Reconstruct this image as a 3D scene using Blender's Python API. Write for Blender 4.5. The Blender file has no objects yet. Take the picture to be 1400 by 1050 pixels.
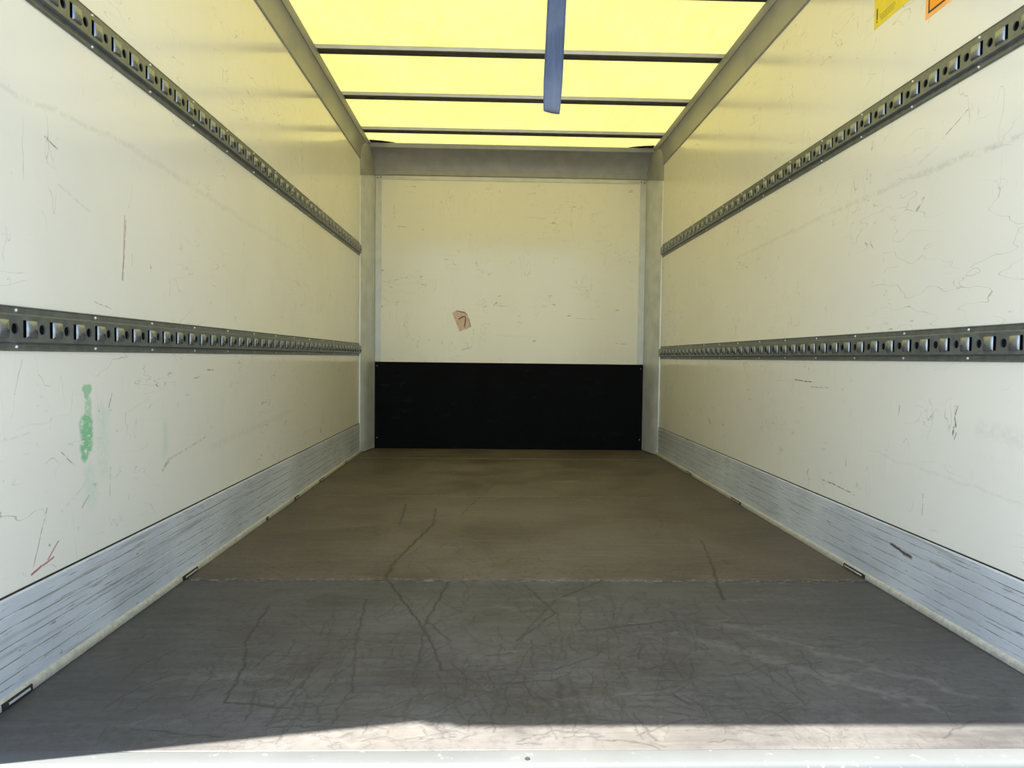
import bpy, bmesh, math, random
import numpy as np
from mathutils import Vector, Matrix
random.seed(7)
sc = bpy.context.scene
C = sc.collection

# ------------------------------------------------------------------ camera
F, PITCH, YAW, ROLL = 941.2, .0382, .0284, .0119
cam_d = bpy.data.cameras.new('camera'); cam = bpy.data.objects.new('camera', cam_d); C.objects.link(cam)
cam_d.sensor_width = 36; cam_d.lens = 36*F/1400; cam_d.clip_start = .02; cam_d.clip_end = 500
cam_d.shift_x = 0
cy_, sy_ = math.cos(YAW), math.sin(YAW); cp_, sp_ = math.cos(PITCH), math.sin(PITCH); cr_, sr_ = math.cos(ROLL), math.sin(ROLL)
def cam_to_world(x2, U2, Fw):
    x = cr_*x2 - sr_*U2; U = sr_*x2 + cr_*U2
    yy = Fw*cp_ + U*sp_; z = -Fw*sp_ + U*cp_
    return Vector((cy_*x + sy_*yy, -sy_*x + cy_*yy, z))
R3 = Matrix((cam_to_world(1, 0, 0), cam_to_world(0, 1, 0), -cam_to_world(0, 0, 1))).transposed()
cam.matrix_world = Matrix.Translation((-.1249, 0, .6765)) @ R3.to_4x4()
sc.camera = cam

# ------------------------------------------------------------------ sky, sun, exposure
SUN_DIR = Vector((.832, .156, -2.15)).normalized()      # the way the light travels
w = bpy.data.worlds.new('sky'); sc.world = w; w.use_nodes = True
wn = w.node_tree.nodes; wn.clear()
sky = wn.new('ShaderNodeTexSky'); sky.sky_type = 'NISHITA'; sky.sun_disc = False
sky.sun_elevation = math.asin(-SUN_DIR.z); sky.sun_rotation = math.atan2(-SUN_DIR.x, -SUN_DIR.y)
sky.air_density = 1.0; sky.dust_density = .8; sky.ozone_density = 1.0
bg = wn.new('ShaderNodeBackground'); bg.inputs['Strength'].default_value = .53
wo = wn.new('ShaderNodeOutputWorld')
w.node_tree.links.new(sky.outputs[0], bg.inputs[0]); w.node_tree.links.new(bg.outputs[0], wo.inputs[0])
sd = bpy.data.lights.new('sun', 'SUN'); sd.energy = 24; sd.angle = math.radians(.53); sd.color = (1, .965, .90)
sun = bpy.data.objects.new('sun', sd); C.objects.link(sun)
sun.rotation_euler = SUN_DIR.to_track_quat('-Z', 'Y').to_euler(); sun.location = (-3, -1, 8)
sc.view_settings.view_transform = 'Standard'; sc.view_settings.look = 'None'
sc.view_settings.gamma = 1; sc.view_settings.use_curve_mapping = False
sc.view_settings.exposure = 0.08

# ------------------------------------------------------------------ node helpers
class NT:
    def __init__(s, name):
        s.m = bpy.data.materials.new(name); s.m.use_nodes = True
        s.t = s.m.node_tree; s.n = s.t.nodes; s.n.clear()
        s.out = s.n.new('ShaderNodeOutputMaterial')
        s.tc = s.n.new('ShaderNodeTexCoord')
        s.pos = s.tc.outputs['Object']
    def put(s, sock, v):
        if isinstance(v, bpy.types.NodeSocket): s.t.links.new(v, sock)
        elif v is not None:
            if isinstance(v, tuple) and len(v) == 3 and sock.type == 'RGBA': v = v + (1,)
            sock.default_value = v
    def math(s, op, a, b=None, c=None, clamp=False):
        n = s.n.new('ShaderNodeMath'); n.operation = op; n.use_clamp = clamp
        s.put(n.inputs[0], a); s.put(n.inputs[1], b)
        if c is not None: s.put(n.inputs[2], c)
        return n.outputs[0]
    def vm(s, op, a, b=None, scale=None):
        n = s.n.new('ShaderNodeVectorMath'); n.operation = op
        s.put(n.inputs[0], a)
        if b is not None: s.put(n.inputs[1], b)
        if scale is not None: s.put(n.inputs['Scale'], scale)
        return n.outputs['Value'] if op in ('DOT_PRODUCT', 'LENGTH', 'DISTANCE') else n.outputs[0]
    def noise(s, scale=5, detail=3, rough=.5, vec=None, dist=0, col=False):
        n = s.n.new('ShaderNodeTexNoise'); s.put(n.inputs['Vector'], vec if vec is not None else s.pos)
        n.inputs['Scale'].default_value = scale; n.inputs['Detail'].default_value = detail
        n.inputs['Roughness'].default_value = rough; n.inputs['Distortion'].default_value = dist
        return n.outputs['Color'] if col else n.outputs[0]
    def voro(s, scale, vec=None, feature='DISTANCE_TO_EDGE'):
        n = s.n.new('ShaderNodeTexVoronoi'); n.feature = feature; s.put(n.inputs['Vector'], vec if vec is not None else s.pos)
        n.inputs['Scale'].default_value = scale
        return n.outputs['Distance']
    def rng(s, v, a, b, c=0, d=1, smooth=True):
        n = s.n.new('ShaderNodeMapRange'); n.clamp = True
        if smooth: n.interpolation_type = 'SMOOTHSTEP'
        s.put(n.inputs[0], v)
        for i, x in zip((1, 2, 3, 4), (a, b, c, d)): s.put(n.inputs[i], x)
        return n.outputs[0]
    def mix(s, f, a, b, mode='MIX'):
        n = s.n.new('ShaderNodeMix'); n.data_type = 'RGBA'; n.blend_type = mode
        s.put(n.inputs[0], f); s.put(n.inputs[6], a); s.put(n.inputs[7], b)
        return n.outputs[2]
    def scaled(s, v):
        n = s.n.new('ShaderNodeMapping'); s.put(n.inputs[0], s.pos); n.inputs['Scale'].default_value = v
        return n.outputs[0]
    def rot_scaled(s, r, v):
        n = s.n.new('ShaderNodeMapping'); n.vector_type = 'POINT'; s.put(n.inputs[0], s.pos)
        n.inputs['Rotation'].default_value = r; n.inputs['Scale'].default_value = v
        return n.outputs[0]
    def bump(s, h, strength=.3, dist=.002, normal=None):
        n = s.n.new('ShaderNodeBump'); n.inputs['Strength'].default_value = strength; n.inputs['Distance'].default_value = dist
        s.put(n.inputs['Height'], h)
        if normal is not None: s.put(n.inputs['Normal'], normal)
        return n.outputs[0]
    def prin(s, base, rough=.5, metal=0, normal=None, spec=None, coat=None, coat_rough=.1):
        n = s.n.new('ShaderNodeBsdfPrincipled')
        s.put(n.inputs['Base Color'], base); s.put(n.inputs['Roughness'], rough); s.put(n.inputs['Metallic'], metal)
        if normal is not None: s.put(n.inputs['Normal'], normal)
        if spec is not None: s.put(n.inputs['Specular IOR Level'], spec)
        if coat is not None: s.put(n.inputs['Coat Weight'], coat); n.inputs['Coat Roughness'].default_value = coat_rough
        s.t.links.new(n.outputs[0], s.out.inputs[0]); return n
    def uv(s, i, j, wob=.0, wscale=6):
        """two of the three object coordinates as a flat vector, with a little wander"""
        sp = s.n.new('ShaderNodeSeparateXYZ'); s.put(sp.inputs[0], s.pos)
        cb = s.n.new('ShaderNodeCombineXYZ'); s.put(cb.inputs[0], sp.outputs[i]); s.put(cb.inputs[1], sp.outputs[j])
        v = cb.outputs[0]
        if wob:
            nz = s.vm('SUBTRACT', s.noise(wscale, 3, .6, v, col=True), (.5, .5, .5))
            v = s.vm('ADD', v, s.vm('MULTIPLY', nz, (wob, wob, 0)))
        return v, sp
    def seg(s, p, a, b, width, soft=1.0):
        """soft-edged stroke from a to b"""
        A = Vector((a[0], a[1], 0)); D = Vector((b[0]-a[0], b[1]-a[1], 0)); L2 = max(D.length_squared, 1e-9)
        pa = s.vm('SUBTRACT', p, tuple(A))
        h = s.math('MULTIPLY', s.vm('DOT_PRODUCT', pa, tuple(D/L2)), 1.0, clamp=True)
        dd = s.vm('LENGTH', s.vm('SUBTRACT', pa, s.vm('SCALE', tuple(D), scale=h)))
        return s.rng(dd, width, width*(1-soft)*.9, 0, 1)
    def strokes(s, p, lst, soft=1.0):
        tot = None
        for a, b, wd, st in lst:
            m = s.seg(p, a, b, wd, soft)
            if st != 1: m = s.math('MULTIPLY', m, st)
            tot = m if tot is None else s.math('MAXIMUM', tot, m)
        return tot

def simple(name, base, rough=.5, metal=0, nscale=30, var=.08, bump=.15):
    t = NT(name)
    n = t.noise(nscale, 4)
    dark = tuple(max(0, c*(1-var*2)) for c in base); lite = tuple(min(1, c*(1+var)) for c in base)
    t.prin(t.mix(t.rng(n, .3, .7), dark, lite), t.rng(n, .2, .8, rough*.85, min(1, rough*1.15)), metal, t.bump(n, bump, .0008))
    return t.m

# ---- white painted plywood side walls
def wall_mat(name, i, j, marks_dark, marks_soft, extra=None, base=(.81, .78, .685)):
    t = NT(name)
    p, sp = t.uv(i, j, .010, 14); pf, _ = t.uv(i, j, .035, 9)
    big = t.noise(1.3, 3, .6); mid = t.noise(9, 5, .65)
    col = t.mix(t.rng(big, .3, .7), tuple(c*.95 for c in base), base)
    # broad grubby film and smudges
    sm = t.math('MULTIPLY', t.rng(mid, .52, .74), t.rng(t.noise(2.1, 2), .42, .68))
    col = t.mix(t.math('MULTIPLY', sm, .15), col, (.56, .53, .47))
    # vertical rubs
    rub = t.rng(t.noise(1, 4, .6, t.scaled((38, 38, 4))), .60, .78)
    rub = t.math('MULTIPLY', rub, t.rng(t.noise(2.4, 2), .45, .7))
    col = t.mix(t.math('MULTIPLY', rub, .16), col, (.45, .43, .39))
    # hairline scratches: contour lines of a stretched noise, in patches
    hs = None
    for k, (sc_, rx, lo) in enumerate((((3, 3, 9), .35, .50), ((9, 9, 2.4), .1, .53), ((2.5, 2.5, 14), -.5, .55))):
        nn = t.noise(1.3, 2.5, .55, t.rot_scaled((rx, rx*.5, k*1.3), sc_))
        ln = t.rng(t.math('ABSOLUTE', t.math('SUBTRACT', nn, .5)), .0035, .0008)
        ln = t.math('MULTIPLY', ln, t.rng(t.noise(3.3+k, 3, .6), lo, lo+.12))
        hs = ln if hs is None else t.math('MAXIMUM', hs, ln)
    col = t.mix(t.math('MULTIPLY', hs, .58), col, (.26, .24, .22))
    # small chips
    ch = t.math('MULTIPLY', t.rng(t.noise(1, 2, .5, t.scaled((60, 60, 34))), .735, .775), t.rng(t.noise(4, 2), .50, .62))
    col = t.mix(t.math('MULTIPLY', ch, .5), col, (.16, .13, .10))
    brk = t.rng(t.noise(55, 4, .7), .36, .56)
    if marks_soft: col = t.mix(t.math('MULTIPLY', t.strokes(pf, marks_soft), t.math('MULTIPLY', brk, .34)), col, (.33, .32, .28))
    if marks_dark: col = t.mix(t.math('MULTIPLY', t.strokes(p, marks_dark), brk), col, (.085, .07, .06))
    if extra: col = extra(t, col, p, brk)
    h = t.math('ADD', t.math('MULTIPLY', t.noise(4.5, 3, .55), 1.0), t.math('MULTIPLY', t.noise(1, 3, .6, t.scaled((24, 24, 5))), .45))
    nrm = t.bump(h, .22, .003)
    t.prin(col, t.rng(big, .3, .7, .11, .18), 0, nrm, spec=.42)
    return t.m

def left_extra(t, col, p, brk):
    pg, _ = t.uv(1, 2, .02, 30)
    g1 = t.strokes(pg, [((1.588, .594), (1.604, .592), .0125, 1), ((1.592, .58), (1.600, .585), .010, 1)], .3)
    g2 = t.strokes(pg, [((1.592, .512), (1.592, .462), .031, 1), ((1.585, .44), (1.590, .47), .017, 1), ((1.600, .565), (1.60, .53), .016, .6)], .4)
    g3 = t.strokes(pg, [((1.60, .40), (1.61, .34), .040, .35), ((1.66, .53), (1.66, .40), .045, .30), ((1.97, .47), (1.97, .40), .032, .35)])
    br = t.rng(t.noise(1, 4, .7, t.scaled((60, 60, 90))), .34, .50)
    col = t.mix(t.math('MULTIPLY', g1, t.math('MULTIPLY', t.rng(t.noise(80, 4, .7), .25, .45, .5, 1), .75)), col, (.24, .50, .28))
    col = t.mix(t.math('MULTIPLY', g2, br), col, (.26, .53, .30))
    col = t.mix(t.math('MULTIPLY', g3, br), col, (.46, .66, .48))
    pr = t.strokes(p, [((1.400, .228), (1.428, .236), .0042, 1), ((1.432, .236), (1.470, .243), .0035, .9), ((1.452, .244), (1.487, .272), .0035, .8), ((1.765, 1.02), (1.752, .86), .004, .55)])
    col = t.mix(pr, col, (.36, .05, .06))
    bn = t.strokes(p, [((1.955, .352), (1.99, .372), .011, .7), ((1.99, .372), (2.25, .41), .006, .35)])
    return t.mix(t.math('MULTIPLY', bn, brk), col, (.36, .25, .12))

M = {}
M['wall_left'] = wall_mat('painted plywood left', 1, 2,
    [((1.770, 1.010), (1.754, .860), .0028, .75), ((1.45, .35), (1.405, .24), .0022, .7), ((2.262, .626), (2.31, .6255), .003, 1),
     ((1.46, 1.118), (1.50, 1.104), .003, .8), ((1.70, .575), (1.685, .545), .003, .7), ((1.69, .40), (1.685, .33), .002, .6),
     ((1.57, .325), (1.60, .350), .0035, .5), ((1.50, .46), (1.55, .425), .0028, .6), ((1.72, .485), (1.722, .485), .004, .9), ((2.05, .53), (2.052, .522), .005, .9),
     ((1.455, .273), (1.458, .270), .004, .8), ((1.36, .60), (1.38, .66), .0022, .4), ((1.92, .59), (1.94, .58), .005, .7), ((2.16, .60), (2.2, .605), .003, .6),
     ((1.63, .795), (1.70, .782), .002, .6), ((1.80, .93), (1.80, .90), .002, .5)],
    [((1.30, 1.172), (1.80, 1.203), .011, .55), ((1.80, 1.203), (2.57, 1.17), .016, .45), ((2.57, 1.17), (3.3, 1.16), .015, .3),
     ((1.50, 1.03), (1.62, 1.00), .004, .8), ((2.3, .37), (3.2, .42), .02, .35), ((1.50, .33), (1.58, .375), .004, .7), ((1.28, .50), (1.40, .515), .004, .6)],
    left_extra)
M['wall_right'] = wall_mat('painted plywood right', 1, 2,
    [((1.702, .566), (1.712, .538), .0028, 1), ((1.712, .538), (1.707, .515), .0045, 1), ((1.714, .512), (1.718, .492), .0042, 1), ((1.705, .50), (1.712, .484), .003, .8),
     ((2.395, .257), (2.20, .250), .0032, .95), ((2.19, .248), (2.185, .246), .004, .9), ((1.705, 1.307), (1.80, 1.265), .002, .85), ((1.87, 1.128), (1.90, 1.10), .007, .6),
     ((2.50, .60), (2.64, .603), .0035, .9), ((2.37, .585), (2.52, .580), .0028, .7), ((2.24, .36), (2.243, .33), .003, .7), ((1.95, .55), (1.955, .52), .0026, .7),
     ((1.83, .32), (1.83, .26), .0022, .6), ((3.70, .36), (3.66, .335), .006, .8), ((2.14, 1.06), (2.12, 1.03), .003, .5), ((2.0, .775), (2.02, .773), .004, .7)],
    [((1.30, 1.18), (1.917, 1.20), .014, .75), ((1.917, 1.20), (2.5, 1.19), .014, .55), ((2.5, 1.19), (3.35, 1.172), .013, .5),
     ((1.35, .50), (1.62, .52), .035, .4), ((1.82, 1.25), (1.90, 1.23), .006, .5), ((1.4, .36), (2.1, .40), .006, .4)])
def back_extra(t, col, p, brk):
    m = t.strokes(p, [((-.95, 1.30), (-.93, 1.30), .005, 1), ((-.955, 1.035), (-.935, 1.04), .005, 1)])
    return t.mix(m, col, (.10, .07, .04))
M['wall_back'] = wall_mat('painted plywood back', 0, 2,
    [((-.085, 1.122), (-.078, 1.128), .006, 1), ((-.10, 1.08), (-.12, 1.06), .007, .7), ((-.12, 1.055), (-.02, 1.055), .0026, .8), ((-.64, 1.60), (-.645, 1.605), .005, .8),
     ((-.82, 1.62), (-.76, 1.615), .005, .5), ((.42, .985), (.44, .99), .006, .8), ((.48, .97), (.62, .965), .0026, .5), ((.31, 1.07), (.33, 1.065), .005, .7),
     ((.78, 1.035), (.80, 1.035), .004, .8), ((.17, .80), (.19, .802), .005, .8), ((-.66, 1.26), (-.645, 1.262), .005, .8), ((.12, 1.28), (.14, 1.30), .004, .6),
     ((.78, .79), (.86, .787), .0026, .8), ((-.35, .73), (-.28, .75), .005, .6), ((-.18, 1.05), (-.2, 1.045), .007, .6)],
    [((.10, 1.70), (.26, 1.69), .006, .7), ((-.55, 1.42), (-.42, 1.415), .006, .4), ((.2, 1.55), (.35, 1.55), .006, .4), ((-.1, .84), (.2, .83), .008, .4)],
    back_extra)

# ---- floor: dark phenolic plywood, worn and cracked
def floor_mat(name, c1, c2, c3):
    t = NT(name)
    p, sp = t.uv(0, 1)
    X, Y = sp.outputs[0], sp.outputs[1]
    mid = t.noise(3.2, 5, .62); fine = t.noise(55, 5, .7); grain = t.noise(1, 5, .65, t.scaled((5, 46, 10)))
    col = t.mix(t.rng(mid, .32, .68), c1, c2)
    col = t.mix(t.math('MULTIPLY', t.rng(grain, .40, .72), .42), col, c3)
    col = t.mix(t.math('MULTIPLY', t.rng(fine, .46, .64), .42), col, (.042, .038, .034))
    # lighter worn lane down the middle
    lane = t.math('MULTIPLY', t.rng(t.math('ABSOLUTE', X), .85, .25), t.rng(t.noise(2.2, 4, .6), .35, .6))
    col = t.mix(t.math('MULTIPLY', lane, .22), col, (.215, .195, .165))
    # crazed fine cracks (wandering contour lines), thick near the door
    hs = None
    for k, (s_, lo) in enumerate((((5, 5, 5), .44), ((9, 4, 5), .47), ((14, 16, 9), .46))):
        nn = t.noise(1.0, 4, .62, t.rot_scaled((0, 0, .5+k), s_), dist=.4)
        ln = t.rng(t.math('ABSOLUTE', t.math('SUBTRACT', nn, .5)), .007, .001)
        ln = t.math('MULTIPLY', ln, t.rng(t.noise(2.1+k*.7, 3, .6), lo, lo+.14))
        hs = ln if hs is None else t.math('MAXIMUM', hs, ln)
    near = t.rng(Y, 3.4, 1.6, .18, 1)
    col = t.mix(t.math('MULTIPLY', t.math('MULTIPLY', hs, near), .30), col, (.026, .023, .022))
    vo = t.voro(7.5, t.vm('ADD', t.pos, t.vm('MULTIPLY', t.vm('SUBTRACT', t.noise(6, 4, .6, col=True), (.5, .5, .5)), (.16, .16, 0))))
    cr = t.math('MULTIPLY', t.rng(vo, .022, .004), t.rng(t.noise(1.7, 3, .6), .50, .60))
    col = t.mix(t.math('MULTIPLY', t.math('MULTIPLY', cr, near), .22), col, (.030, .026, .024))
    # individual cracks, gouges and rubs come as attributes drawn on the fine mesh
    at = t.n.new('ShaderNodeAttribute'); at.attribute_name = 'crack'
    au = t.n.new('ShaderNodeAttribute'); au.attribute_name = 'rub'
    av = t.n.new('ShaderNodeAttribute'); av.attribute_name = 'stain'
    col = t.mix(t.math('MULTIPLY', au.outputs['Fac'], t.rng(grain, .25, .6, .35, .85)), col, (.25, .232, .20))
    col = t.mix(t.math('MULTIPLY', av.outputs['Fac'], t.rng(fine, .32, .60)), col, (.040, .034, .029))
    cr2 = t.math('MULTIPLY', at.outputs['Fac'], t.rng(t.noise(60, 3, .7), .28, .48, .35, 1))
    col = t.mix(t.math('MULTIPLY', cr2, .82), col, (.020, .018, .017))
    h = t.math('SUBTRACT', t.math('MULTIPLY', fine, .35), t.math('MAXIMUM', cr2, t.math('MULTIPLY', hs, .6)))
    t.prin(col, t.rng(mid, .3, .7, .48, .62), 0, t.bump(h, .35, .0015), spec=.42)
    return t.m

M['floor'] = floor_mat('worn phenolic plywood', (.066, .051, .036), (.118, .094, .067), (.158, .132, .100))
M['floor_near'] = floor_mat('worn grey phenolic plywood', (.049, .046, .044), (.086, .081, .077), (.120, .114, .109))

# ---- scuffed aluminium kick plate
def kick_mat():
    t = NT('scuffed aluminium kick plate')
    a = t.noise(1, 5, .68, t.scaled((2, 2.6, 95))); b = t.noise(1, 5, .7, t.scaled((2, 7, 210))); c = t.noise(4, 4, .6)
    col = t.mix(t.rng(c, .3, .7), (.66, .70, .75), (.78, .82, .87))
    st = t.math('MULTIPLY', t.rng(a, .53, .66), t.rng(t.noise(2.6, 3), .25, .60))
    col = t.mix(t.math('MULTIPLY', st, .55), col, (.33, .33, .32))
    st2 = t.math('MULTIPLY', t.rng(b, .585, .65), t.rng(t.noise(5, 3, .6), .36, .58))
    col = t.mix(t.math('MULTIPLY', st2, .8), col, (.16, .145, .13))
    ch = t.math('MULTIPLY', t.rng(t.noise(1, 3, .6, t.scaled((40, 22, 70))), .68, .73), t.rng(t.noise(6, 2), .46, .6))
    col = t.mix(t.math('MULTIPLY', ch, .85), col, (.11, .10, .09))
    p, sp = t.uv(1, 2, .012, 22)
    gz = None
    for z_ in (.050, .078, .112, .146, .172):
        g_ = t.rng(t.math('ABSOLUTE', t.math('SUBTRACT', sp.outputs[2], z_)), .0022, .0008)
        gz = g_ if gz is None else t.math('MAXIMUM', gz, g_)
    gz = t.math('MULTIPLY', gz, t.rng(t.noise(1, 4, .7, t.scaled((3, 9, 3))), .35, .6, .15, 1))
    col = t.mix(t.math('MULTIPLY', gz, .75), col, (.17, .16, .15))
    s_ = t.math('MULTIPLY', t.strokes(p, [((1.96, .146), (1.90, .138), .008, 1), ((1.90, .138), (1.865, .136), .010, 1), ((1.78, .15), (1.70, .146), .006, .45)]), t.rng(sp.outputs[0], -.1, .1))
    col = t.mix(s_, col, (.09, .06, .045))
    h = t.math('ADD', a, t.math('MULTIPLY', b, .5))
    t.prin(col, t.rng(c, .3, .7, .34, .5), .35, t.bump(h, .22, .001), spec=.5)
    return t.m
M['kick'] = kick_mat()

# ---- translucent glass-fibre roof skin
def roof_mat():
    t = NT('translucent glass fibre roof')
    f = t.noise(1, 5, .7, t.rot_scaled((0, 0, .5), (26, 7, 1))); g = t.noise(2.2, 4, .6)
    q = t.math('ADD', t.math('MULTIPLY', f, .5), t.math('MULTIPLY', g, .5))
    tr = t.mix(t.rng(q, .40, .58), (.116, .101, .030), (.141, .1225, .037))
    p, _ = t.uv(0, 1, .06, 5)
    tr = t.mix(t.math('MULTIPLY', t.strokes(p, [((-.93, 4.72), (-.78, 4.74), .035, .6), ((-.8, 3.3), (-.75, 3.1), .02, .2), ((-.42, 2.9), (-.42, 3.05), .012, .5)]), .8), tr, (.09, .075, .03))
    T = t.n.new('ShaderNodeBsdfTranslucent'); t.put(T.inputs[0], tr)
    P = t.n.new('ShaderNodeBsdfPrincipled'); t.put(P.inputs['Base Color'], (.30, .27, .16)); P.inputs['Roughness'].default_value = .4
    nb = t.bump(f, .3, .002); t.put(P.inputs['Normal'], nb)
    A = t.n.new('ShaderNodeAddShader'); t.t.links.new(T.outputs[0], A.inputs[0]); t.t.links.new(P.outputs[0], A.inputs[1])
    t.t.links.new(A.outputs[0], t.out.inputs[0])
    return t.m
M['roof'] = roof_mat()
M['frame'] = simple('grey painted profile', (.29, .295, .29), .42, .1, 14, .05, .1)
M['post'] = simple('pale grey corner profile', (.58, .60, .60), .34, .25, 9, .06, .12)
M['bow'] = simple('shaded roof bow', (.028, .028, .024), .6, 0, 20, .06, .08)  # near-black: shade under the bow put into the colour
M['rail'] = simple('galvanised lashing rail', (.185, .205, .21), .38, .65, 40, .10, .12)
M['rod'] = simple('polished pressed bar', (.29, .315, .33), .29, .8, 40, .10, .12)
M['hole'] = simple('painted hole shade', (.012, .013, .015), .8)  # paints the shade inside the rail holes
M['screw'] = simple('zinc screw', (.78, .80, .80), .28, .7, 60, .03, .05)
M['strip'] = simple('pale aluminium cover strip', (.56, .57, .54), .4, .3, 12, .05, .1)
M['angle'] = simple('cream floor angle', (.50, .475, .40), .5, .1, 90, .10, .2)
M['ground'] = simple('sunlit concrete yard', (.19, .19, .19), .9, 0, 2, .1, .2)
M['dark'] = simple('black parts and gap shade', (.02, .019, .017), .7)  # plain black; also paints the shade in gaps and slots
M['out'] = simple('white outer skin', (.6, .6, .6), .5)
def black_mat():
    t = NT('black scuff panel')
    a = t.noise(1, 5, .7, t.scaled((6, 6, 30))); c = t.noise(10, 5, .7)
    m = t.math('MULTIPLY', t.rng(a, .56, .75), t.rng(t.noise(3, 3), .42, .65))
    col = t.mix(m, (.0035, .004, .005), (.016, .018, .020))
    m2 = t.math('MULTIPLY', t.rng(c, .66, .76), t.rng(t.noise(5, 2), .5, .62))
    col = t.mix(t.math('MULTIPLY', m2, .6), col, (.04, .042, .042))
    t.prin(col, t.rng(c, .3, .7, .6, .75), 0, t.bump(c, .1, .001), spec=.06)
    return t.m
M['black'] = black_mat()
def sill_mat():
    t = NT('worn aluminium sill')
    c = t.noise(45, 5, .7); f = t.noise(4, 3)
    col = t.mix(t.rng(f, .3, .7), (.088, .094, .093), (.106, .112, .111))
    col = t.mix(t.rng(c, .60, .72), col, (.22, .22, .22))
    col = t.mix(t.math('MULTIPLY', t.rng(t.noise(30, 5, .7), .60, .72), .5), col, (.085, .088, .085))
    t.prin(col, .6, .1, t.bump(c, .2, .001)); return t.m
M['sill'] = sill_mat()
def strap_mat():
    t = NT('blue polyester webbing')
    wv = t.n.new('ShaderNodeTexWave'); t.put(wv.inputs[0], t.pos); wv.inputs['Scale'].default_value = 110; wv.bands_direction = 'Z'
    n = t.noise(1, 4, .6, t.scaled((160, 160, 10))); g = t.noise(9, 3)
    col = t.mix(t.rng(n, .3, .7), (.043, .060, .100), (.064, .085, .135))
    col = t.mix(t.math('MULTIPLY', t.rng(g, .45, .7), .35), col, (.13, .15, .20))
    sp = t.n.new('ShaderNodeSeparateXYZ'); t.put(sp.inputs[0], t.pos)
    col = t.mix(t.math('MULTIPLY', t.rng(sp.outputs[2], 1.40, 1.28), .35), col, (.20, .215, .26))
    t.prin(col, .75, 0, t.bump(t.math('ADD', t.math('MULTIPLY', wv.outputs[1], .4), n), .25, .0006)); return t.m
M['strap'] = strap_mat()
M['yellow'] = simple('yellow vinyl', (.80, .62, .03), .4, 0, 50, .04, .05)
M['orange'] = simple('orange vinyl', (.95, .33, .025), .4, 0, 50, .03, .05)
M['orange_edge'] = simple('pale orange vinyl', (.95, .45, .13), .4, 0, 50, .03, .05)
M['ink'] = simple('black ink', (.045, .02, .01), .5)
M['ink_soft'] = simple('faded print', (.34, .24, .02), .5)
M['paper'] = simple('torn pinkish paper', (.72, .54, .45), .8, 0, 120, .10, .2)
M['paper_edge'] = simple('grubby torn edge', (.27, .23, .16), .8, 0, 120, .10, .2)
M['pen'] = simple('brown pen', (.12, .06, .03), .6)

# ------------------------------------------------------------------ mesh helpers
def link(name, bm, mat, parent=None, smooth=False, kind=None):
    bmesh.ops.recalc_face_normals(bm, faces=bm.faces[:])
    me = bpy.data.meshes.new(name); bm.to_mesh(me); bm.free()
    if smooth:
        for p in me.polygons: p.use_smooth = True
    me.materials.append(mat)
    return link_me(name, me, parent, kind)
def link_me(name, me, parent=None, kind=None):
    o = bpy.data.objects.new(name, me); C.objects.link(o)
    if parent is not None: o.parent = parent
    if kind: o['kind'] = kind
    return o
def box(x0, x1, y0, y1, z0, z1, bev=0, bm=None):
    b = bmesh.new()
    bmesh.ops.create_cube(b, size=1)
    for v in b.verts:
        v.co = Vector(((x0+x1)/2+v.co.x*(x1-x0), (y0+y1)/2+v.co.y*(y1-y0), (z0+z1)/2+v.co.z*(z1-z0)))
    if bev: bmesh.ops.bevel(b, geom=b.edges[:], offset=bev, segments=2, affect='EDGES', profile=.6)
    if bm is None: return b
    me = bpy.data.meshes.new('t'); b.to_mesh(me); b.free(); bm.from_mesh(me); bpy.data.meshes.remove(me); return bm
def extrude(poly, fn, a, b, bm=None, steps=1):
    """closed 2-D outline poly swept from a to b; fn(u, v, t) gives the point"""
    bm = bm or bmesh.new(); rings = []
    for k in range(steps+1):
        t = a+(b-a)*k/steps
        rings.append([bm.verts.new(fn(u, v, t)) for u, v in poly])
    n = len(poly)
    for r0, r1 in zip(rings, rings[1:]):
        for i in range(n): bm.faces.new((r0[i], r0[(i+1) % n], r1[(i+1) % n], r1[i]))
    for r in (rings[0], rings[-1]): bm.faces.new(r)
    return bm
def alongY(s=1): return lambda u, v, t: (s*u, t, v)       # outline in (x, z)
def alongX(u, v, t): return (t, u, v)                      # outline in (y, z)
def alongZ(s=1): return lambda u, v, t: (s*u, v, t)       # outline in (x, y)
def tag(o, label=None, cat=None, group=None, kind=None):
    if label: o['label'] = label
    if cat: o['category'] = cat
    if group: o['group'] = group
    if kind: o['kind'] = kind
    return o
def arc(cx, cy, rx, ry, a0, a1, n):
    return [(cx+rx*math.cos(math.radians(a0+(a1-a0)*i/n)), cy+ry*math.sin(math.radians(a0+(a1-a0)*i/n))) for i in range(n+1)]

HW = 1.05; YR = 1.104; YB = 5.064; ZL = 2.183; ZS = 2.207

# ------------------------------------------------------------------ ground outside
g = link('ground', box(-40, 40, -40, 40, -1.05, -.95), M['ground'], kind='structure')
tag(g, 'sunlit concrete yard outside the truck', None)


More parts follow.
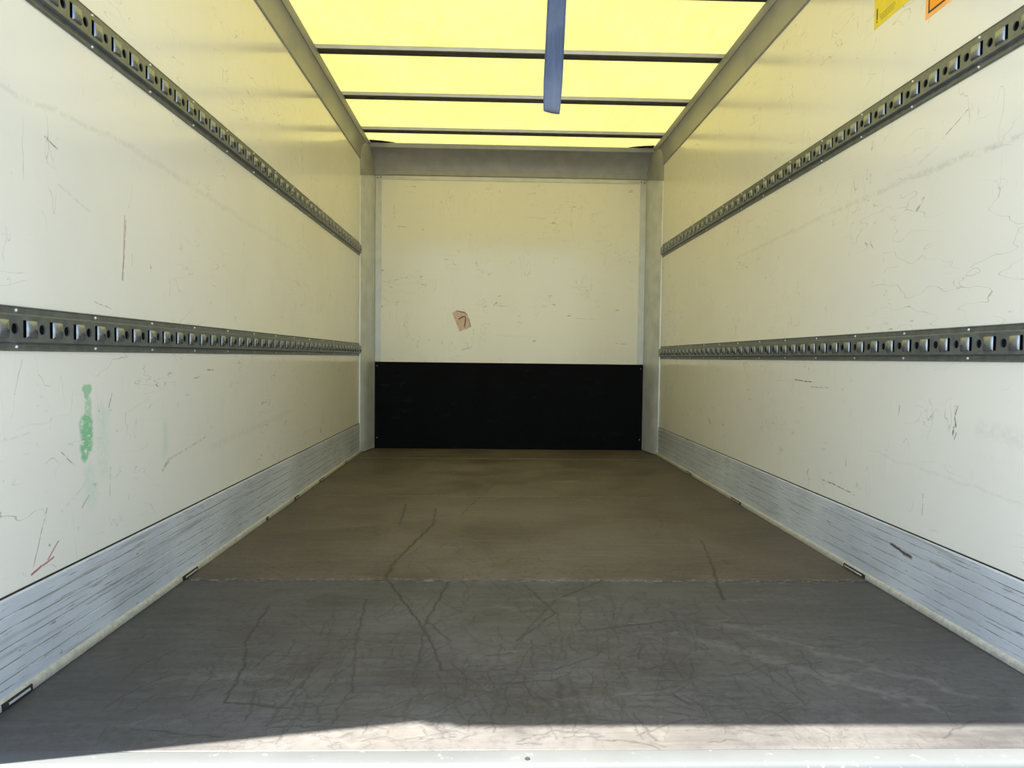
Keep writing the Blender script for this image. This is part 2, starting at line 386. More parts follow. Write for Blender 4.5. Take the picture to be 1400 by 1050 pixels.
# ------------------------------------------------------------------ worn floor sheets: fine meshes that carry crack, rub and stain masks
CRACKS = [((-.514, 3.13), (-.49, 2.75), .006, .9), ((-.37, 3.05), (-.36, 2.75), .007, .9), ((-.36, 2.75), (-.44, 2.25), .008, 1), ((-.44, 2.25), (-.445, 2.09), .009, 1),
     ((-.445, 2.09), (-.33, 1.80), .006, 1), ((-.33, 1.80), (-.265, 1.62), .005, 1), ((-.265, 1.62), (-.235, 1.50), .004, .9), ((-.235, 1.50), (-.232, 1.46), .005, 1),
     ((-.25, 2.05), (-.29, 1.72), .006, .9), ((-.29, 1.72), (-.28, 1.50), .004, .8), ((-.29, 1.75), (-.22, 1.62), .005, .8),
     ((-.02, 2.02), (.05, 1.80), .007, .7), ((.05, 1.80), (-.06, 1.62), .006, .8), ((.06, 1.9), (.22, 2.07), .006, .8), ((-.06, 1.62), (.06, 1.9), .006, .6),
     ((.664, 2.53), (.60, 2.2), .005, .9), ((.60, 2.2), (.55, 1.99), .007, 1), ((.55, 1.99), (.535, 1.90), .008, 1), ((-.10, 3.7), (-.25, 2.95), .005, .8),
     ((-.72, 1.85), (-.70, 1.62), .005, 1), ((-.70, 1.62), (-.66, 1.50), .004, 1), ((-.66, 1.50), (-.645, 1.40), .005, 1), ((-.645, 1.40), (-.64, 1.33), .004, 1),
     ((-.64, 1.33), (-.50, 1.305), .004, 1), ((-.77, 1.235), (-.60, 1.205), .0035, .9), ((-.40, 1.37), (-.44, 1.60), .004, .7), ((-.44, 1.60), (-.47, 1.9), .005, .7),
     ((-.53, 1.25), (-.50, 1.50), .006, .6), ((-.10, 1.40), (.02, 1.425), .003, .9), ((.015, 1.25), (.02, 1.42), .010, .5), ((.06, 1.25), (.045, 1.42), .008, .45),
     ((.27, 1.315), (.245, 1.36), .004, 1), ((.22, 1.42), (.30, 1.41), .004, .8), ((.24, 1.60), (.21, 1.52), .004, .8), ((-.12, 1.27), (-.10, 1.40), .006, .5),
     ((.44, 1.24), (.42, 1.29), .0035, .9), ((.10, 1.68), (.36, 1.75), .006, .8), ((.36, 1.75), (.6, 1.72), .005, .5)]
RUBS = [((.20, 4.32), (.30, 4.31), .03, .8), ((.22, 3.75), (.34, 3.75), .03, .7), ((-.5, 2.9), (-.3, 2.9), .12, .35), ((.1, 2.3), (.6, 2.45), .16, .3),
        ((.34, 1.66), (.76, 1.30), .020, .5), ((.45, 1.75), (.85, 1.36), .018, .5), ((.40, 1.62), (.70, 1.33), .012, .5), ((-.45, 2.35), (.5, 2.5), .25, .22), ((-.3, 3.0), (.4, 3.05), .2, .2)]
STAINS = [((-.72, 2.66), (-.60, 2.70), .045, .6), ((-.58, 2.70), (-.56, 2.6), .03, .5), ((.885, 1.305), (.905, 1.30), .022, .8), ((-.30, 4.93), (-.12, 4.93), .04, .9), ((-.68, 3.55), (-.60, 3.6), .04, .6),
          ((-.56, 1.43), (-.50, 1.55), .05, .45), ((-.02, 1.33), (.06, 1.36), .07, .5), ((.2, 1.5), (.3, 1.35), .09, .35), ((.3, 1.25), (.6, 1.28), .05, .3), ((-.9, 1.22), (-.7, 1.2), .04, .3), ((-.2, 1.35), (.1, 1.6), .06, .3)]
rs = np.random.RandomState(11)
def walk(x, y, ang, n, step, turn):
    out = []
    for _ in range(n):
        x2, y2 = x+math.cos(ang)*step, y+math.sin(ang)*step
        out.append(((x, y), (x2, y2))); x, y = x2, y2; ang += rs.normal(0, turn)
    return out
for _ in range(620):                              # fine crazing, densest on the near sheet
    y = 1.18+abs(rs.normal(0, .42)); x = rs.normal(-.08, .42)
    if abs(x) > .95: continue
    a = rs.choice([0, math.pi/2])+rs.normal(0, .22); wd = rs.uniform(.0018, .0034); st = rs.uniform(.3, .8)
    for p, q in walk(x, y, a, rs.randint(2, 7), rs.uniform(.010, .035), .25): CRACKS.append((p, q, wd, st))
for _ in range(26):                               # long faint drag marks along the box
    x = rs.uniform(-.6, .6); y = rs.uniform(1.2, 2.6)
    for p, q in walk(x, y, math.pi/2+rs.normal(0, .22), rs.randint(4, 9), .07, .12): CRACKS.append((p, q, rs.uniform(.002, .0034), rs.uniform(.3, .6)))
for _ in range(260):                               # smudges and scuffs
    y = 1.2+abs(rs.normal(0, .7)); x = rs.normal(0, .45); a = rs.choice([0, math.pi/2, .6])+rs.normal(0, .2); l = rs.uniform(.01, .09)
    STAINS.append(((x, y), (x+math.cos(a)*l, y+math.sin(a)*l), rs.uniform(.003, .012), rs.uniform(.15, .55)))
for _ in range(70):
    y = 1.2+abs(rs.normal(0, 1.1)); x = rs.normal(.1, .5); l = rs.uniform(.03, .25)
    RUBS.append(((x, y), (x+l*rs.choice([-1, 1]), y+rs.normal(0, .15)*l), rs.uniform(.003, .02), rs.uniform(.12, .4)))
for y in (2.061, 3.328, 4.58):                    # chipped pale edges and dirt along the joints
    RUBS.append(((-HW, y+.004), (HW, y+.004), .0045, .9))
    x = -HW
    while x < HW:
        l = rs.uniform(.03, .2)
        if rs.rand() < .55: CRACKS.append(((x, y+rs.uniform(-.002, .008)), (x+l, y+rs.uniform(-.002, .008)), rs.uniform(.002, .005), rs.uniform(.4, .9)))
        x += l
def draw(lst, xs, ys_, wob):
    A = np.zeros((len(ys_), len(xs)), np.float32); dx, dy = xs[1]-xs[0], ys_[1]-ys_[0]
    for (ax, ay), (bx, by), wd, st in lst:
        m = wd+wob
        i0 = np.searchsorted(xs, min(ax, bx)-m); i1 = np.searchsorted(xs, max(ax, bx)+m)
        j0 = np.searchsorted(ys_, min(ay, by)-m); j1 = np.searchsorted(ys_, max(ay, by)+m)
        if i1 <= i0 or j1 <= j0: continue
        X, Y = np.meshgrid(xs[i0:i1], ys_[j0:j1])
        ph = ax*57+by*31
        X = X+wob*(.55*np.sin(Y*71+ph)+.3*np.sin(Y*187+ph*2)); Y = Y+wob*(.55*np.sin(X*63+ph)+.3*np.sin(X*171+ph))
        vx, vy = bx-ax, by-ay; L2 = vx*vx+vy*vy+1e-9
        h = np.clip(((X-ax)*vx+(Y-ay)*vy)/L2, 0, 1)
        d = np.hypot(X-ax-vx*h, Y-ay-vy*h)
        v = np.clip(1.2-d/(wd*.8), 0, 1)*(st if lst is not RUBS or st >= .9 else st*.55)
        A[j0:j1, i0:i1] = np.maximum(A[j0:j1, i0:i1], v)
    return A
def sheet(x0, x1, y0, y1, z, res, mat):
    nx = int((x1-x0)/res); ny = int((y1-y0)/res)
    xs = np.linspace(x0, x1, nx); ys_ = np.linspace(y0, y1, ny)
    masks = {'crack': draw(CRACKS, xs, ys_, .0035), 'rub': draw(RUBS, xs, ys_, .02), 'stain': draw(STAINS, xs, ys_, .02)}
    xp = np.concatenate(([x0], xs, [x1])); yp = np.concatenate(([y0], ys_, [y1]))
    X, Y = np.meshgrid(xp, yp); Z = np.full(X.shape, float(z))
    Z[0, :] = Z[-1, :] = -.012; Z[:, 0] = Z[:, -1] = -.012
    Z[1, 1:-1] -= .0006; Z[-2, 1:-1] -= .0006
    H, W_ = X.shape
    co = np.stack([X, Y, Z], -1).reshape(-1, 3).astype(np.float32)
    idx = np.arange(H*W_).reshape(H, W_)
    q = np.stack([idx[:-1, :-1], idx[:-1, 1:], idx[1:, 1:], idx[1:, :-1]], -1).reshape(-1).astype(np.int32)
    me = bpy.data.meshes.new('floor_panel'); nf = len(q)//4
    me.vertices.add(len(co)); me.vertices.foreach_set('co', co.ravel())
    me.loops.add(len(q)); me.loops.foreach_set('vertex_index', q)
    me.polygons.add(nf); me.polygons.foreach_set('loop_start', np.arange(0, len(q), 4, dtype=np.int32))
    me.update(calc_edges=True)
    for k, A in masks.items():
        at = me.attributes.new(k, 'FLOAT', 'POINT')
        at.data.foreach_set('value', np.pad(A, 1, mode='edge').reshape(-1).astype(np.float32))
    me.materials.append(mat)
    return me

# ------------------------------------------------------------------ floor
fl = link('floor', box(-HW-.05, HW+.05, 1.16, YB+.05, -.06, -.012), M['dark'], kind='structure')
tag(fl, 'dark brown worn plywood cargo floor with cross joints and cracks')
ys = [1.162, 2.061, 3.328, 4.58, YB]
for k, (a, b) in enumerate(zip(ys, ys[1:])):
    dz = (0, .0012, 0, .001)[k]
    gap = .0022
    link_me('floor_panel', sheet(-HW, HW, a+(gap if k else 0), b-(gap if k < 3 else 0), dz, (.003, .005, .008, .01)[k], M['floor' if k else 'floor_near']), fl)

# ------------------------------------------------------------------ walls
def wall(side):
    s = -1 if side == 'left' else 1
    o = link('wall_'+side, box(min(s*HW, s*(HW+.04)), max(s*HW, s*(HW+.04)), YR+.02, YB, -.01, 2.10), M['wall_'+side], kind='structure')
    link('outer_skin', box(min(s*(HW+.04), s*(HW+.045)), max(s*(HW+.04), s*(HW+.045)), YR+.02, YB+.04, -.06, 2.2), M['out'], o)
    tag(o, 'white painted %s side wall of the cargo box, %s' % (side, 'with green paint smears and scratches' if s < 0 else 'with a dark gouge and two stickers'))
    return o
wl, wr = wall('left'), wall('right')

wb = link('wall_back', box(-HW, HW, YB, YB+.03, .0, 2.20), M['wall_back'], kind='structure')
tag(wb, 'cream front bulkhead wall with black lower panel')
PX = HW-.064                                   # inner edge of the corner posts
bp = link('lower_panel', box(-PX, PX, YB-.008, YB, .001, .636, .002), M['black'], wb); tag(bp, 'black scuffed lower panel')
top_s = link('cover_strip', box(-PX, PX, YB-.005, YB, 1.957, 1.985, .0015), M['strip'], wb)
for s in (-1, 1):
    link('cover_strip', box(min(s*PX, s*(PX-.045)), max(s*PX, s*(PX-.045)), YB-.005, YB, .638, 1.9565, .0015), M['strip'], wb)
# dome rivets
def dome(r=.006, h=.004, n=10):
    bm = bmesh.new(); rings = []
    for k in range(3):
        a = k*math.pi/6
        rings.append([bm.verts.new((r*math.cos(a)*math.cos(2*math.pi*i/n), -h*math.sin(a), r*math.cos(a)*math.sin(2*math.pi*i/n))) for i in range(n)])
    top = bm.verts.new((0, -h, 0))
    for r0, r1 in zip(rings, rings[1:]):
        for i in range(n): bm.faces.new((r0[i], r0[(i+1) % n], r1[(i+1) % n], r1[i]))
    for i in range(n): bm.faces.new((rings[-1][i], rings[-1][(i+1) % n], top))
    return bm
rv = link('rivet', dome(), M['rail'], wb, True)
rv.location = (-.972, YB-.005, 1.966)
def inst(src, loc, rot=None, parent=None, scale=None):
    o = src.copy(); C.objects.link(o); o.location = loc
    if rot: o.rotation_euler = rot
    if scale: o.scale = scale
    if parent is not None: o.parent = parent
    return o
for x, z in ((-.948, 1.970), (.972, 1.966), (.948, 1.970)): inst(rv, (x, YB-.005, z))
rb = link('rivet', dome(.0035, .002), M['strip'], wb, True); rb.location = (-.968, YB-.008, .08)
for x, z in ((.968, .08), (-.968, .605), (.968, .605)): inst(rb, (x, YB-.008, z))

# ------------------------------------------------------------------ corner posts, roof edge profiles, door frame
n_trim = [0]
def trim(bm, mat, label, smooth=False):
    n_trim[0] += 1
    return tag(link('trim_%d' % n_trim[0], bm, mat, None, smooth, 'structure'), label)
def bev_smooth(o, ang=35):
    me = o.data
    for p in me.polygons: p.use_smooth = True
    try:
        me.set_sharp_from_angle(angle=math.radians(ang))
    except Exception: pass
    return o
post_pf = [(-HW-.002, 4.806), (-HW+.006, 4.808), (-HW+.018, 4.825), (-HW+.030, 4.86), (-HW+.040, 4.905), (-HW+.046, 4.95), (-HW+.050, 4.99),
           (-HW+.056, 5.02), (-HW+.0605, 5.045), (-HW+.0625, YB+.001), (-HW-.002, YB+.001)]
for s, nm in ((1, 'left'), (-1, 'right')):
    o = trim(extrude(post_pf, alongZ(s), .006, 1.99), M['post'], 'pale grey rounded corner post at the far %s corner' % nm); bev_smooth(o, 40)
    cap = [(u+(.0016 if 0 < i < len(post_pf)-1 else 0), v-(.0016 if i < 3 else 0)) for i, (u, v) in enumerate(post_pf)]
    fz = lambda u, v, t, s=s: (s*u, v, t if t > 2 else 1.986-(YB-v)*.268)
    cc = link('corner_cap', extrude(cap, fz, 1.9, 2.15), M['frame'], o); bev_smooth(cc, 40)
    # black filler piece under the post
    bm = extrude([(-HW, 4.80), (-HW+.05, 4.90), (-HW+.0625, YB), (-HW, YB)], alongZ(s), .001, .006)
    link('post_foot', bm, M['dark'], o)
rail_pf = [(-HW-.05, 2.028), (-HW+.004, 2.028), (-HW+.007, 2.033), (-HW+.006, 2.06), (-HW+.008, 2.09), (-HW+.014, 2.118), (-HW+.022, 2.140), (-HW+.028, 2.150),
           (-HW+.032, 2.150), (-HW+.044, 2.176), (-HW+.044, ZL), (-HW-.03, 2.2035), (-HW-.05, 2.20)]
for s, nm in ((1, 'left'), (-1, 'right')):
    o = trim(extrude(rail_pf, alongY(s), YR+.01, YB), M['frame'], 'grey roof edge profile along the %s wall' % nm); bev_smooth(o, 25)
head_pf = [(YB+.03, 1.987), (YB-.010, 1.987), (YB-.012, 1.992), (YB-.010, 2.02), (YB-.018, 2.045), (YB-.030, 2.075), (YB-.050, 2.105), (YB-.075, 2.130), (YB-.105, 2.147), (YB-.116, 2.1505),
           (YB-.118, 2.153), (YB-.124, 2.180), (YB-.120, ZL), (YB+.03, 2.2035)]
hd = trim(extrude(head_pf, alongX, -HW, HW), M['frame'], 'grey coved cross profile above the bulkhead, under the roof'); bev_smooth(hd, 20)
cap_pf = [(y-.004, z+(.0 if i > 1 else -.003)) for i, (y, z) in enumerate(head_pf)]
cap_pf[0] = (YB+.02, 1.986); cap_pf[1] = (YB-.016, 1.986); cap_pf[-1] = (YB+.02, 2.2)
for s in (-1, 1):
    c = link('end_cap', extrude(cap_pf, alongX, s*(HW-.11), s*(HW-.001)), M['frame'], hd); bev_smooth(c, 20)
    # dark torn gusset at the roof corner
    gs = [(s*(HW-.045), 4.90), (s*(HW-.045), 4.958), (s*(HW-.22), 4.955), (s*(HW-.19), 4.940), (s*(HW-.12), 4.915)]
    link('gusset', extrude(gs, alongZ(1), ZL+.001, ZL+.006), M['dark'], hd)
    # slit between cap and side
    link('cap_joint', box(min(s*(HW-.026), s*(HW-.030)), max(s*(HW-.026), s*(HW-.030)), YB-.030, YB-.0135, 1.99, 2.055), M['dark'], hd)

# rear door frame: posts and header that cut the sun
for s, nm in ((-1, 'left'), (1, 'right')):
    trim(box(min(s*HW, s*(HW+.10)), max(s*HW, s*(HW+.10)), YR, YR+.06, -.05, 2.16, .003), M['frame'], 'grey rear door post on the %s' % nm)
trim(box(-HW+.045, HW+.10, 1.0846, 1.18, 2.10, 2.20, .003), M['frame'], 'grey rear header over the door opening')

# sill: flat worn aluminium with a rolled edge
sill_pf = [(1.1615, -.05), (1.1615, -.001), (1.160, 0), (1.128, 0)] + arc(1.128, -.012, .014, .012, 90, 180, 6)[1:] + [(1.114, -.05)]
sl = trim(extrude(sill_pf, alongX, -HW-.1, HW+.1), M['sill'], 'worn pale aluminium sill at the door edge of the floor'); bev_smooth(sl, 60)
bm = bmesh.new(); bmesh.ops.create_cone(bm, cap_ends=True, segments=20, radius1=.0045, radius2=.0045, depth=.001)
bmesh.ops.translate(bm, vec=(-.059, 1.136, .0003), verts=bm.verts[:])
link('screw_hole', bm, M['dark'], sl)

# ------------------------------------------------------------------ ceiling: translucent skin and bows
bm = bmesh.new(); nx, ny = 40, 80; grid = []
for j in range(ny+1):
    row = []
    for i in range(nx+1):
        x = -1.1+2.2*i/nx; y = 1.085+(YB+.03-1.085)*j/ny
        row.append(bm.verts.new((x, y, ZS+.0008*math.sin(x*9+y*5)+.0008)))
    grid.append(row)
for j in range(ny):
    for i in range(nx): bm.faces.new((grid[j][i], grid[j][i+1], grid[j+1][i+1], grid[j+1][i]))
ce = link('ceiling', bm, M['roof'], None, True, 'structure'); tag(ce, 'yellowish translucent roof skin glowing in the sun')
# omega-section bow: black body paints its shaded underside, pale strip its lit near face
bow_pf = [(0, ZL+.001), (-.001, ZL), (-.049, ZL), (-.050, ZL+.001), (-.052, ZL+.018), (-.058, ZL+.020), (-.058, ZL+.023), (.008, ZL+.023), (.008, ZL+.020), (0, ZL+.018)]
b0 = link('roof_bow', extrude(bow_pf, alongX, -HW+.02, HW-.02), M['bow'], ce)
ybow = [4.735-.603*k for k in range(6)]
b0.location = (0, ybow[0], 0)
lp = link('lit_face', extrude([(-.0525, ZL+.007), (-.0518, ZL+.006), (-.0505, ZL+.007), (-.0525, ZL+.0185), (-.0590, ZL+.0205), (-.0590, ZL+.0225)], alongX, -HW+.02, HW-.02), M['strip'], b0)  # pale strip added to paint the bow's lit near face
for y in ybow[1:]:
    b_ = inst(b0, (0, y, 0)); inst(lp, (0, 0, 0), parent=b_)

# ------------------------------------------------------------------ kick plates
kick_pf0 = [(0, .018), (.004, .018), (.0045, .03)]
def kick_pf(top):
    pf = [(-.002, .016), (.0055, .016)]
    z = .022
    for gz in (.050, .078, .112, .146, .172):
        pf += [(.0055, gz-.0016), (.0047, gz-.0006), (.0047, gz+.0006), (.0055, gz+.0016)]
    pf += [(.0055, top-.004), (.0035, top), (-.002, top)]
    return pf
for side, s, top in (('left', -1, .207), ('right', 1, .198)):
    fn = lambda u, v, t, s=s: (s*(HW-u), t, v)
    o = link('baseboard_'+side, extrude(kick_pf(top), fn, YR+.06, 4.80), M['kick'], kind='structure')
    tag(o, 'scratched aluminium kick plate along the foot of the %s wall' % side)
    link('shadow_gap', extrude([(-.001, top), (.0022, top), (.0022, top+.0035), (-.001, top+.0035)], fn, YR+.06, 4.80), M['dark'], o)  # solid black strip standing in for the shaded gap above the plate
    ap = [(-.001, 0), (.012, 0), (.013, .004), (.0125, .012), (.010, .0165), (.007, .0185), (.004, .020), (-.001, .020)]
    a = link('floor_angle', extrude([(u, v+.0013) for u, v in ap], fn, YR+.06, 4.82), M['angle'], o); bev_smooth(a, 40)
    slots = ((1.291, 1.377), (2.045, 2.150), (2.80, 2.83), (3.20, 3.27), (3.66, 3.76), (4.30, 4.36)) if s < 0 else ((2.08, 2.21), (3.15, 3.28), (3.95, 4.05))
    for y0, y1 in slots:
        # oblong slot: proud black piece paints its shaded inside, pale lip in front
        bm = extrude([(.0125, .003), (.0146, .003), (.0136, .0145), (.0105, .0155)], fn, y0, y1)
        d = link('drain_slot', bm, M['dark'], a)
        bm = extrude([(.0140, .0062), (.0154, .0062), (.0150, .0108), (.0134, .0108)], fn, y0+.018, y1-.008)
        link('slot_lip', bm, M['strip'], a)

# ------------------------------------------------------------------ lashing rails
P_ = .0805; RH = .087; B0, B1 = .018, .068; DP = .015; HR = .0106
def cell_polys():
    """front band of one pitch: list of polygons (y, z), the hole outline and the window outline"""
    bm = bmesh.new()
    ya, yb = -.145*P_, .20*P_
    zc = (B0+B1)/2
    outer = [bm.verts.new((y, z, 0)) for y, z in ((ya, B0), (yb, B0), (yb, B1), (ya, B1))]
    hole = [bm.verts.new((HR*.92*math.cos(2*math.pi*i/14), zc+HR*math.sin(2*math.pi*i/14), 0)) for i in range(14)]
    ed = [bm.edges.new((outer[i], outer[(i+1) % 4])) for i in range(4)] + [bm.edges.new((hole[i], hole[(i+1) % 14])) for i in range(14)]
    bmesh.ops.triangle_fill(bm, edges=ed, use_beauty=True, use_dissolve=False)
    polys = [[(v.co.x, v.co.y) for v in f.verts] for f in bm.faces]
    hl = [(v.co.x, v.co.y) for v in hole]
    polys = [q for q in polys if not all(any(abs(a-c)+abs(b-d) < 1e-7 for c, d in hl) for a, b in q)]
    bm.free()
    w0, w1, z0, z1 = .288*P_, .800*P_, B0+.008, B1-.008; ye = .855*P_
    polys += [[(yb, B0), (w0, B0), (w0, B1), (yb, B1)], [(w0, B0), (w1, B0), (w1, z0), (w0, z0)], [(w0, z1), (w1, z1), (w1, B1), (w0, B1)],
              [(w1, B0), (ye, B0), (ye, B1), (w1, B1)]]
    win = [(w0, z0), (w1, z0), (w1, z1), (w0, z1)]
    return polys, hl, win
POLY, HOLE, WIN = cell_polys()

def make_rail(side, zb, phase, screw0, label, yend):
    s = -1 if side == 'left' else 1
    X = lambda n: s*(HW-n)
    y0 = YR+.065
    bm = bmesh.new()
    def quad(pts): bm.faces.new([bm.verts.new((X(n), y, zb+z)) for y, z, n in pts])
    k0 = math.ceil((y0-phase)/P_+.145); k1 = math.floor((yend-phase)/P_-.855)
    ya, yb = phase+(k0-.145)*P_, phase+(k1+.855)*P_
    for k in range(k0, k1+1):
        yc = phase+k*P_
        for q in POLY: quad([(yc+y, z, DP) for y, z in q])
        for loop in (HOLE, WIN):
            for i in range(len(loop)):
                (a, b), (c, d) = loop[i], loop[(i+1) % len(loop)]
                quad([(yc+a, b, DP), (yc+c, d, DP), (yc+c, d, DP-.0035), (yc+a, b, DP-.0035)])
    for a, b in ((y0, ya), (yb, yend)):
        if b > a: quad([(a, B0, DP), (b, B0, DP), (b, B1, DP), (a, B1, DP)])
    # flanges and steps, with a tiny bead at the outer edges
    prof = [(0, 0), (.0035, 0), (.0040, .0015), (.003, .004), (.003, B0-.004), (.004, B0-.0025), (DP-.002, B0-.0008), (DP, B0)]
    prof2 = [(DP, B1), (DP-.002, B1+.0008), (.004, B1+.0025), (.003, B1+.004), (.003, RH-.004), (.0040, RH-.0015), (.0035, RH), (0, RH)]
    for pr in (prof, prof2):
        for (n0, z0), (n1, z1) in zip(pr, pr[1:]): quad([(y0, z0, n0), (yend, z0, n0), (yend, z1, n1), (y0, z1, n1)])
    for y in (y0, yend):
        quad([(y, B0, DP), (y, B1, DP), (y, B1+.0025, 0), (y, B0-.0025, 0)])
    bmesh.ops.remove_doubles(bm, verts=bm.verts[:], dist=1e-6)
    root = bpy.data.objects.new('lashing_rail', None); C.objects.link(root); root.location = (X(0), (y0+yend)/2, zb)
    tag(root, label, 'rail', 'steel lashing rails on the side walls')
    inv = Matrix.Translation(-Vector(root.location))
    def child(o): o.location = -Vector(root.location)+Vector(o.location); o.parent = root; return o
    child(link('rail_body', bm, M['rail']))
    b = bmesh.new(); fn = lambda u, v, t: (X(u), t, zb+v)
    child(link('hole_shade', extrude([(.0004, B0-.002), (.0016, B0-.002), (.0016, B1+.002), (.0004, B1+.002)], fn, y0+.004, yend-.004), M['hole']))  # near-black strip added behind the holes so they read as deep shade
    b.free()
    # pressed bars
    key = 'bar_'+side
    if key not in MESH:
        bm = bmesh.new(); n = 10; cy = 0; rx, dp = .0155, .0068; rings = []
        for z in (B0+.0076, B0+.0112, B1-.0112, B1-.0076):
            inn = z in (B0+.0076, B1-.0076)
            rings.append([bm.verts.new((X(DP-.0003+(dp*(.05 if inn else 1))*math.sin(math.pi*i/n))-X(0), cy-rx*math.cos(math.pi*i/n), z)) for i in range(n+1)])
        for r0, r1 in zip(rings, rings[1:]):
            for i in range(n): bm.faces.new((r0[i], r0[i+1], r1[i+1], r1[i]))
        for r in (rings[0], rings[-1]): bm.faces.new(r)
        bm.faces.new([rings[0][0], rings[0][-1], rings[-1][-1], rings[-1][0]]) if False else None
        bmesh.ops.recalc_face_normals(bm, faces=bm.faces[:])
        me = bpy.data.meshes.new('pressed_bar'); bm.to_mesh(me); bm.free(); me.materials.append(M['rod'])
        for p in me.polygons: p.use_smooth = True
        MESH[key] = me
    for k in range(k0, k1+1):
        o = link_me('pressed_bar', MESH[key], root)
        o.location = (0, phase+k*P_+.603*P_-root.location.y, 0)
    if 'screw' not in MESH:
        bm = dome(.0040, .0030, 8); bmesh.ops.recalc_face_normals(bm, faces=bm.faces[:])
        me = bpy.data.meshes.new('screw'); bm.to_mesh(me); bm.free(); me.materials.append(M['screw']); MESH['screw'] = me
    y = screw0
    while y < yend-.02:
        for z in (.0085, RH-.0085):
            o = link_me('screw', MESH['screw'], root)
            o.location = (X(.003)-root.location.x, y-root.location.y, z)
            o.rotation_euler = (0, 0, math.radians(90) if s < 0 else math.radians(-90))
        y += .266
    return root
MESH = {}
make_rail('left', .678, 1.340, 1.361, 'dark steel lashing rail on the left wall at mid height', 4.795)
make_rail('right', .680, 1.535, 1.402, 'dark steel lashing rail on the right wall at mid height', 4.795)
make_rail('left', 1.366, 1.340, 1.361, 'dark steel lashing rail high on the left wall, below the roof edge', 4.795)
make_rail('right', 1.387, 1.535, 1.402, 'dark steel lashing rail high on the right wall, below the stickers', 4.795)

# ------------------------------------------------------------------ blue webbing strap looped over a roof bow
yb = ybow[5]
def strap():
    yc = yb-.026
    path = []                                    # (x centre, y, z, half width)
    def xc(z): return .0116+(z-1.273)*.033
    n = 14
    for k in range(n+1):                         # front run, bottom to top
        z = 1.285+(2.165-1.285)*k/n
        path.append((yc-.006-.031*(k/n)**1.5-.004*math.sin(k/n*math.pi), z))
    path += [(yc-.034, 2.2), (yc-.030, 2.2061), (yc+.030, 2.2061), (yc+.034, 2.2)]
    for k in range(n, -1, -1):
        z = 1.285+(2.165-1.285)*k/n
        path.append((yc+.006+.031*(k/n)**1.5, z))
    path += [(yc+.0045, 1.277), (yc, 1.2735), (yc-.0045, 1.277)]
    bm = bmesh.new(); m = 8; th = .0022; rings = []
    L = len(path)
    for i, (y, z) in enumerate(path):
        y1, z1 = path[(i+1) % L]; y_, z_ = path[i-1]
        ty, tz = y1-y_, z1-z_; l = math.hypot(ty, tz); ny, nz = -tz/l, ty/l
        taper = min(1, .86+max(0, z-1.274)*4.0)
        hw = (.0225-.0018*(z-1.27))*taper
        front = -1 if y < yc else 1
        ring = []
        for side in (0, 1):
            for j in range(m+1):
                jj = j if side == 0 else m-j
                q = -1+2*jj/m
                cup = front*.004*(1-q*q) if z < 2.17 else 0
                tilt = .0035*q*max(0, 1-(z-1.27)*6)
                ring.append(bm.verts.new((xc(z)+q*hw, y+cup+ny*th*(.5 if side == 0 else -.5), z-tilt+nz*th*(.5 if side == 0 else -.5))))
        rings.append(ring)
    for i in range(L):
        r0, r1 = rings[i], rings[(i+1) % L]; nn = len(r0)
        for j in range(nn): bm.faces.new((r0[j], r0[(j+1) % nn], r1[(j+1) % nn], r1[j]))
    return bm
st = link('strap', strap(), M['strap'], None, True)
tag(st, 'blue webbing strap hanging in a loop from a roof bow', 'strap')

# ------------------------------------------------------------------ stickers on the right wall
def wall_rect(y0, y1, z0, z1, n0, n1, bm=None): return box(HW-n1, HW-n0, y0, y1, z0, z1, 0, bm)
sy = link('sticker', wall_rect(1.965, 2.150, 1.7065, 1.99, 0, .0006), M['yellow'])
tag(sy, 'yellow warning sticker with small black print on the right wall', 'sticker')
pr = bmesh.new()
for z0, y0, y1 in ((1.739, 2.035, 2.120), (1.733, 2.035, 2.118), (1.722, 2.045, 2.112), (1.728, 2.04, 2.115)):
    y = y1
    while y > y0:                                # broken strokes of small lettering
        l = random.uniform(.006, .013); wall_rect(max(y-l, y0), y, z0-.0009, z0+.0009, .0006, .0009, pr); y -= l+.0022
link('print', pr, M['ink_soft'], sy)
pr = bmesh.new()
wall_rect(2.131, 2.137, 1.731, 1.765, .0006, .0009, pr); wall_rect(2.131, 2.137, 1.722, 1.728, .0006, .0009, pr)
wall_rect(1.999, 2.006, 1.731, 1.760, .0006, .0009, pr); wall_rect(1.985, 1.988, 1.725, 1.75, .0006, .0009, pr)
for k in range(5): wall_rect(1.99, 2.12, 1.80+k*.035, 1.803+k*.035, .0006, .0009, pr)
link('print', pr, M['ink'], sy)
so = link('sticker', wall_rect(1.610, 1.891, 1.6120, 1.895, 0, .0005), M['orange_edge'])
tag(so, 'orange hazard plate sticker with a black border on the right wall', 'sticker')
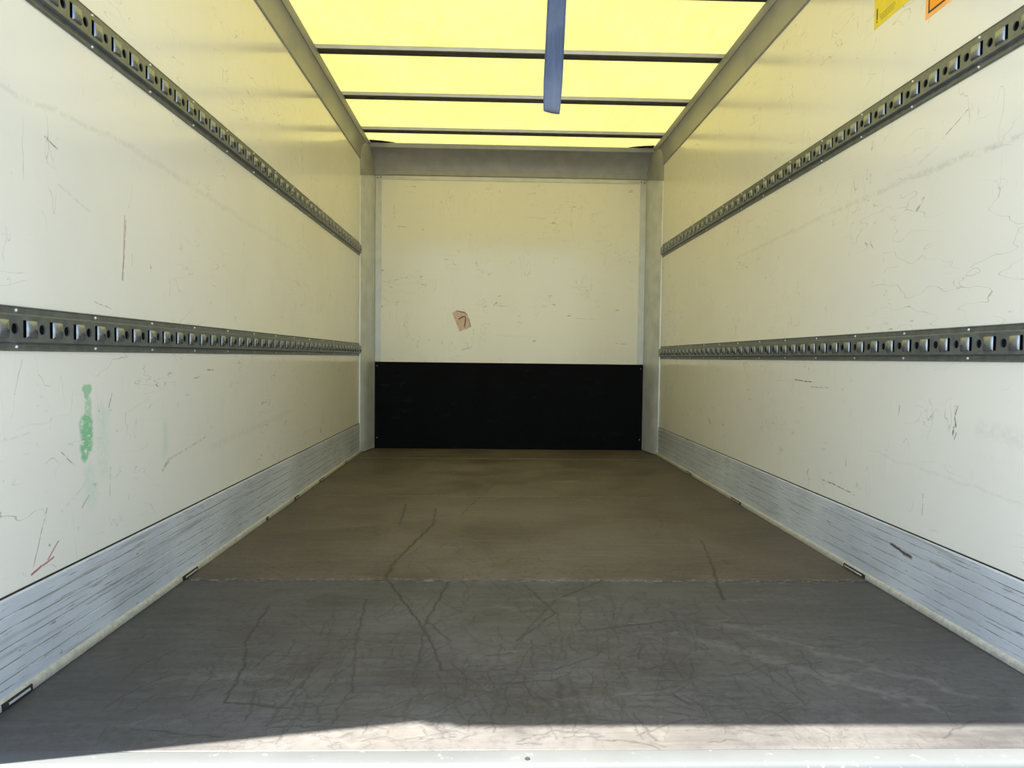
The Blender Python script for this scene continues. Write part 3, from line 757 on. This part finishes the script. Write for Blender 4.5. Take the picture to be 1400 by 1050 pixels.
link('face', wall_rect(1.623, 1.878, 1.625, 1.882, .0005, .0008), M['orange'], so)
pr = bmesh.new(); a, b, c, d, wd = 1.623, 1.878, 1.6245, 1.8825, .0055
wall_rect(a, b, c, c+wd, .0008, .0011, pr); wall_rect(a, b, d-wd, d, .0008, .0011, pr)
wall_rect(a, a+wd, c+wd, d-wd, .0008, .0011, pr); wall_rect(b-wd, b, c+wd, d-wd, .0008, .0011, pr)
link('border', pr, M['ink'], so)

# ------------------------------------------------------------------ torn paper label on the bulkhead
def zpx(px, py):                                 # zoomed crop of the label -> metres on the bulkhead
    return (-.3515+(px-590)*.000384, .945-(py-540)*.000384)
out = [(480, 350), (560, 365), (640, 380), (690, 430), (715, 500), (740, 590), (765, 660), (690, 700), (620, 715), (550, 760), (515, 690), (480, 600), (440, 500), (395, 400)]
pts = [zpx(*q) for q in out]
lb = link('label_scrap', extrude(pts, lambda u, v, t: (u, t, v), YB-.0012, YB), M['paper'])
tag(lb, 'torn pinkish paper scrap with a brown seven on the cream bulkhead', 'sticker')
def ribbon(poly, wd, y0, y1):
    bm = bmesh.new(); vs = []
    P = [Vector((*zpx(*q), 0)) for q in poly]
    lft, rgt = [], []
    for i, p in enumerate(P):
        d = (P[min(i+1, len(P)-1)]-P[max(i-1, 0)]).normalized(); n = Vector((-d.y, d.x, 0))
        k = wd*(.6 if i in (0, len(P)-1) else 1)
        lft.append(p+n*k/2); rgt.append(p-n*k/2)
    loop = [(q.x, q.y) for q in lft]+[(q.x, q.y) for q in reversed(rgt)]
    return extrude(loop, lambda u, v, t: (u, t, v), y0, y1, bm)
link('pen_mark', ribbon([(515, 525), (560, 495), (605, 468), (645, 468), (655, 520), (645, 600), (632, 675)], .0085, YB-.0018, YB-.0013), M['pen'], lb)
link('torn_edge', ribbon([(480, 358), (560, 375), (635, 388), (680, 435)], .009, YB-.0018, YB-.0013), M['paper_edge'], lb)
link('torn_edge', ribbon([(715, 500), (735, 590), (755, 655)], .007, YB-.0018, YB-.0013), M['paper_edge'], lb)
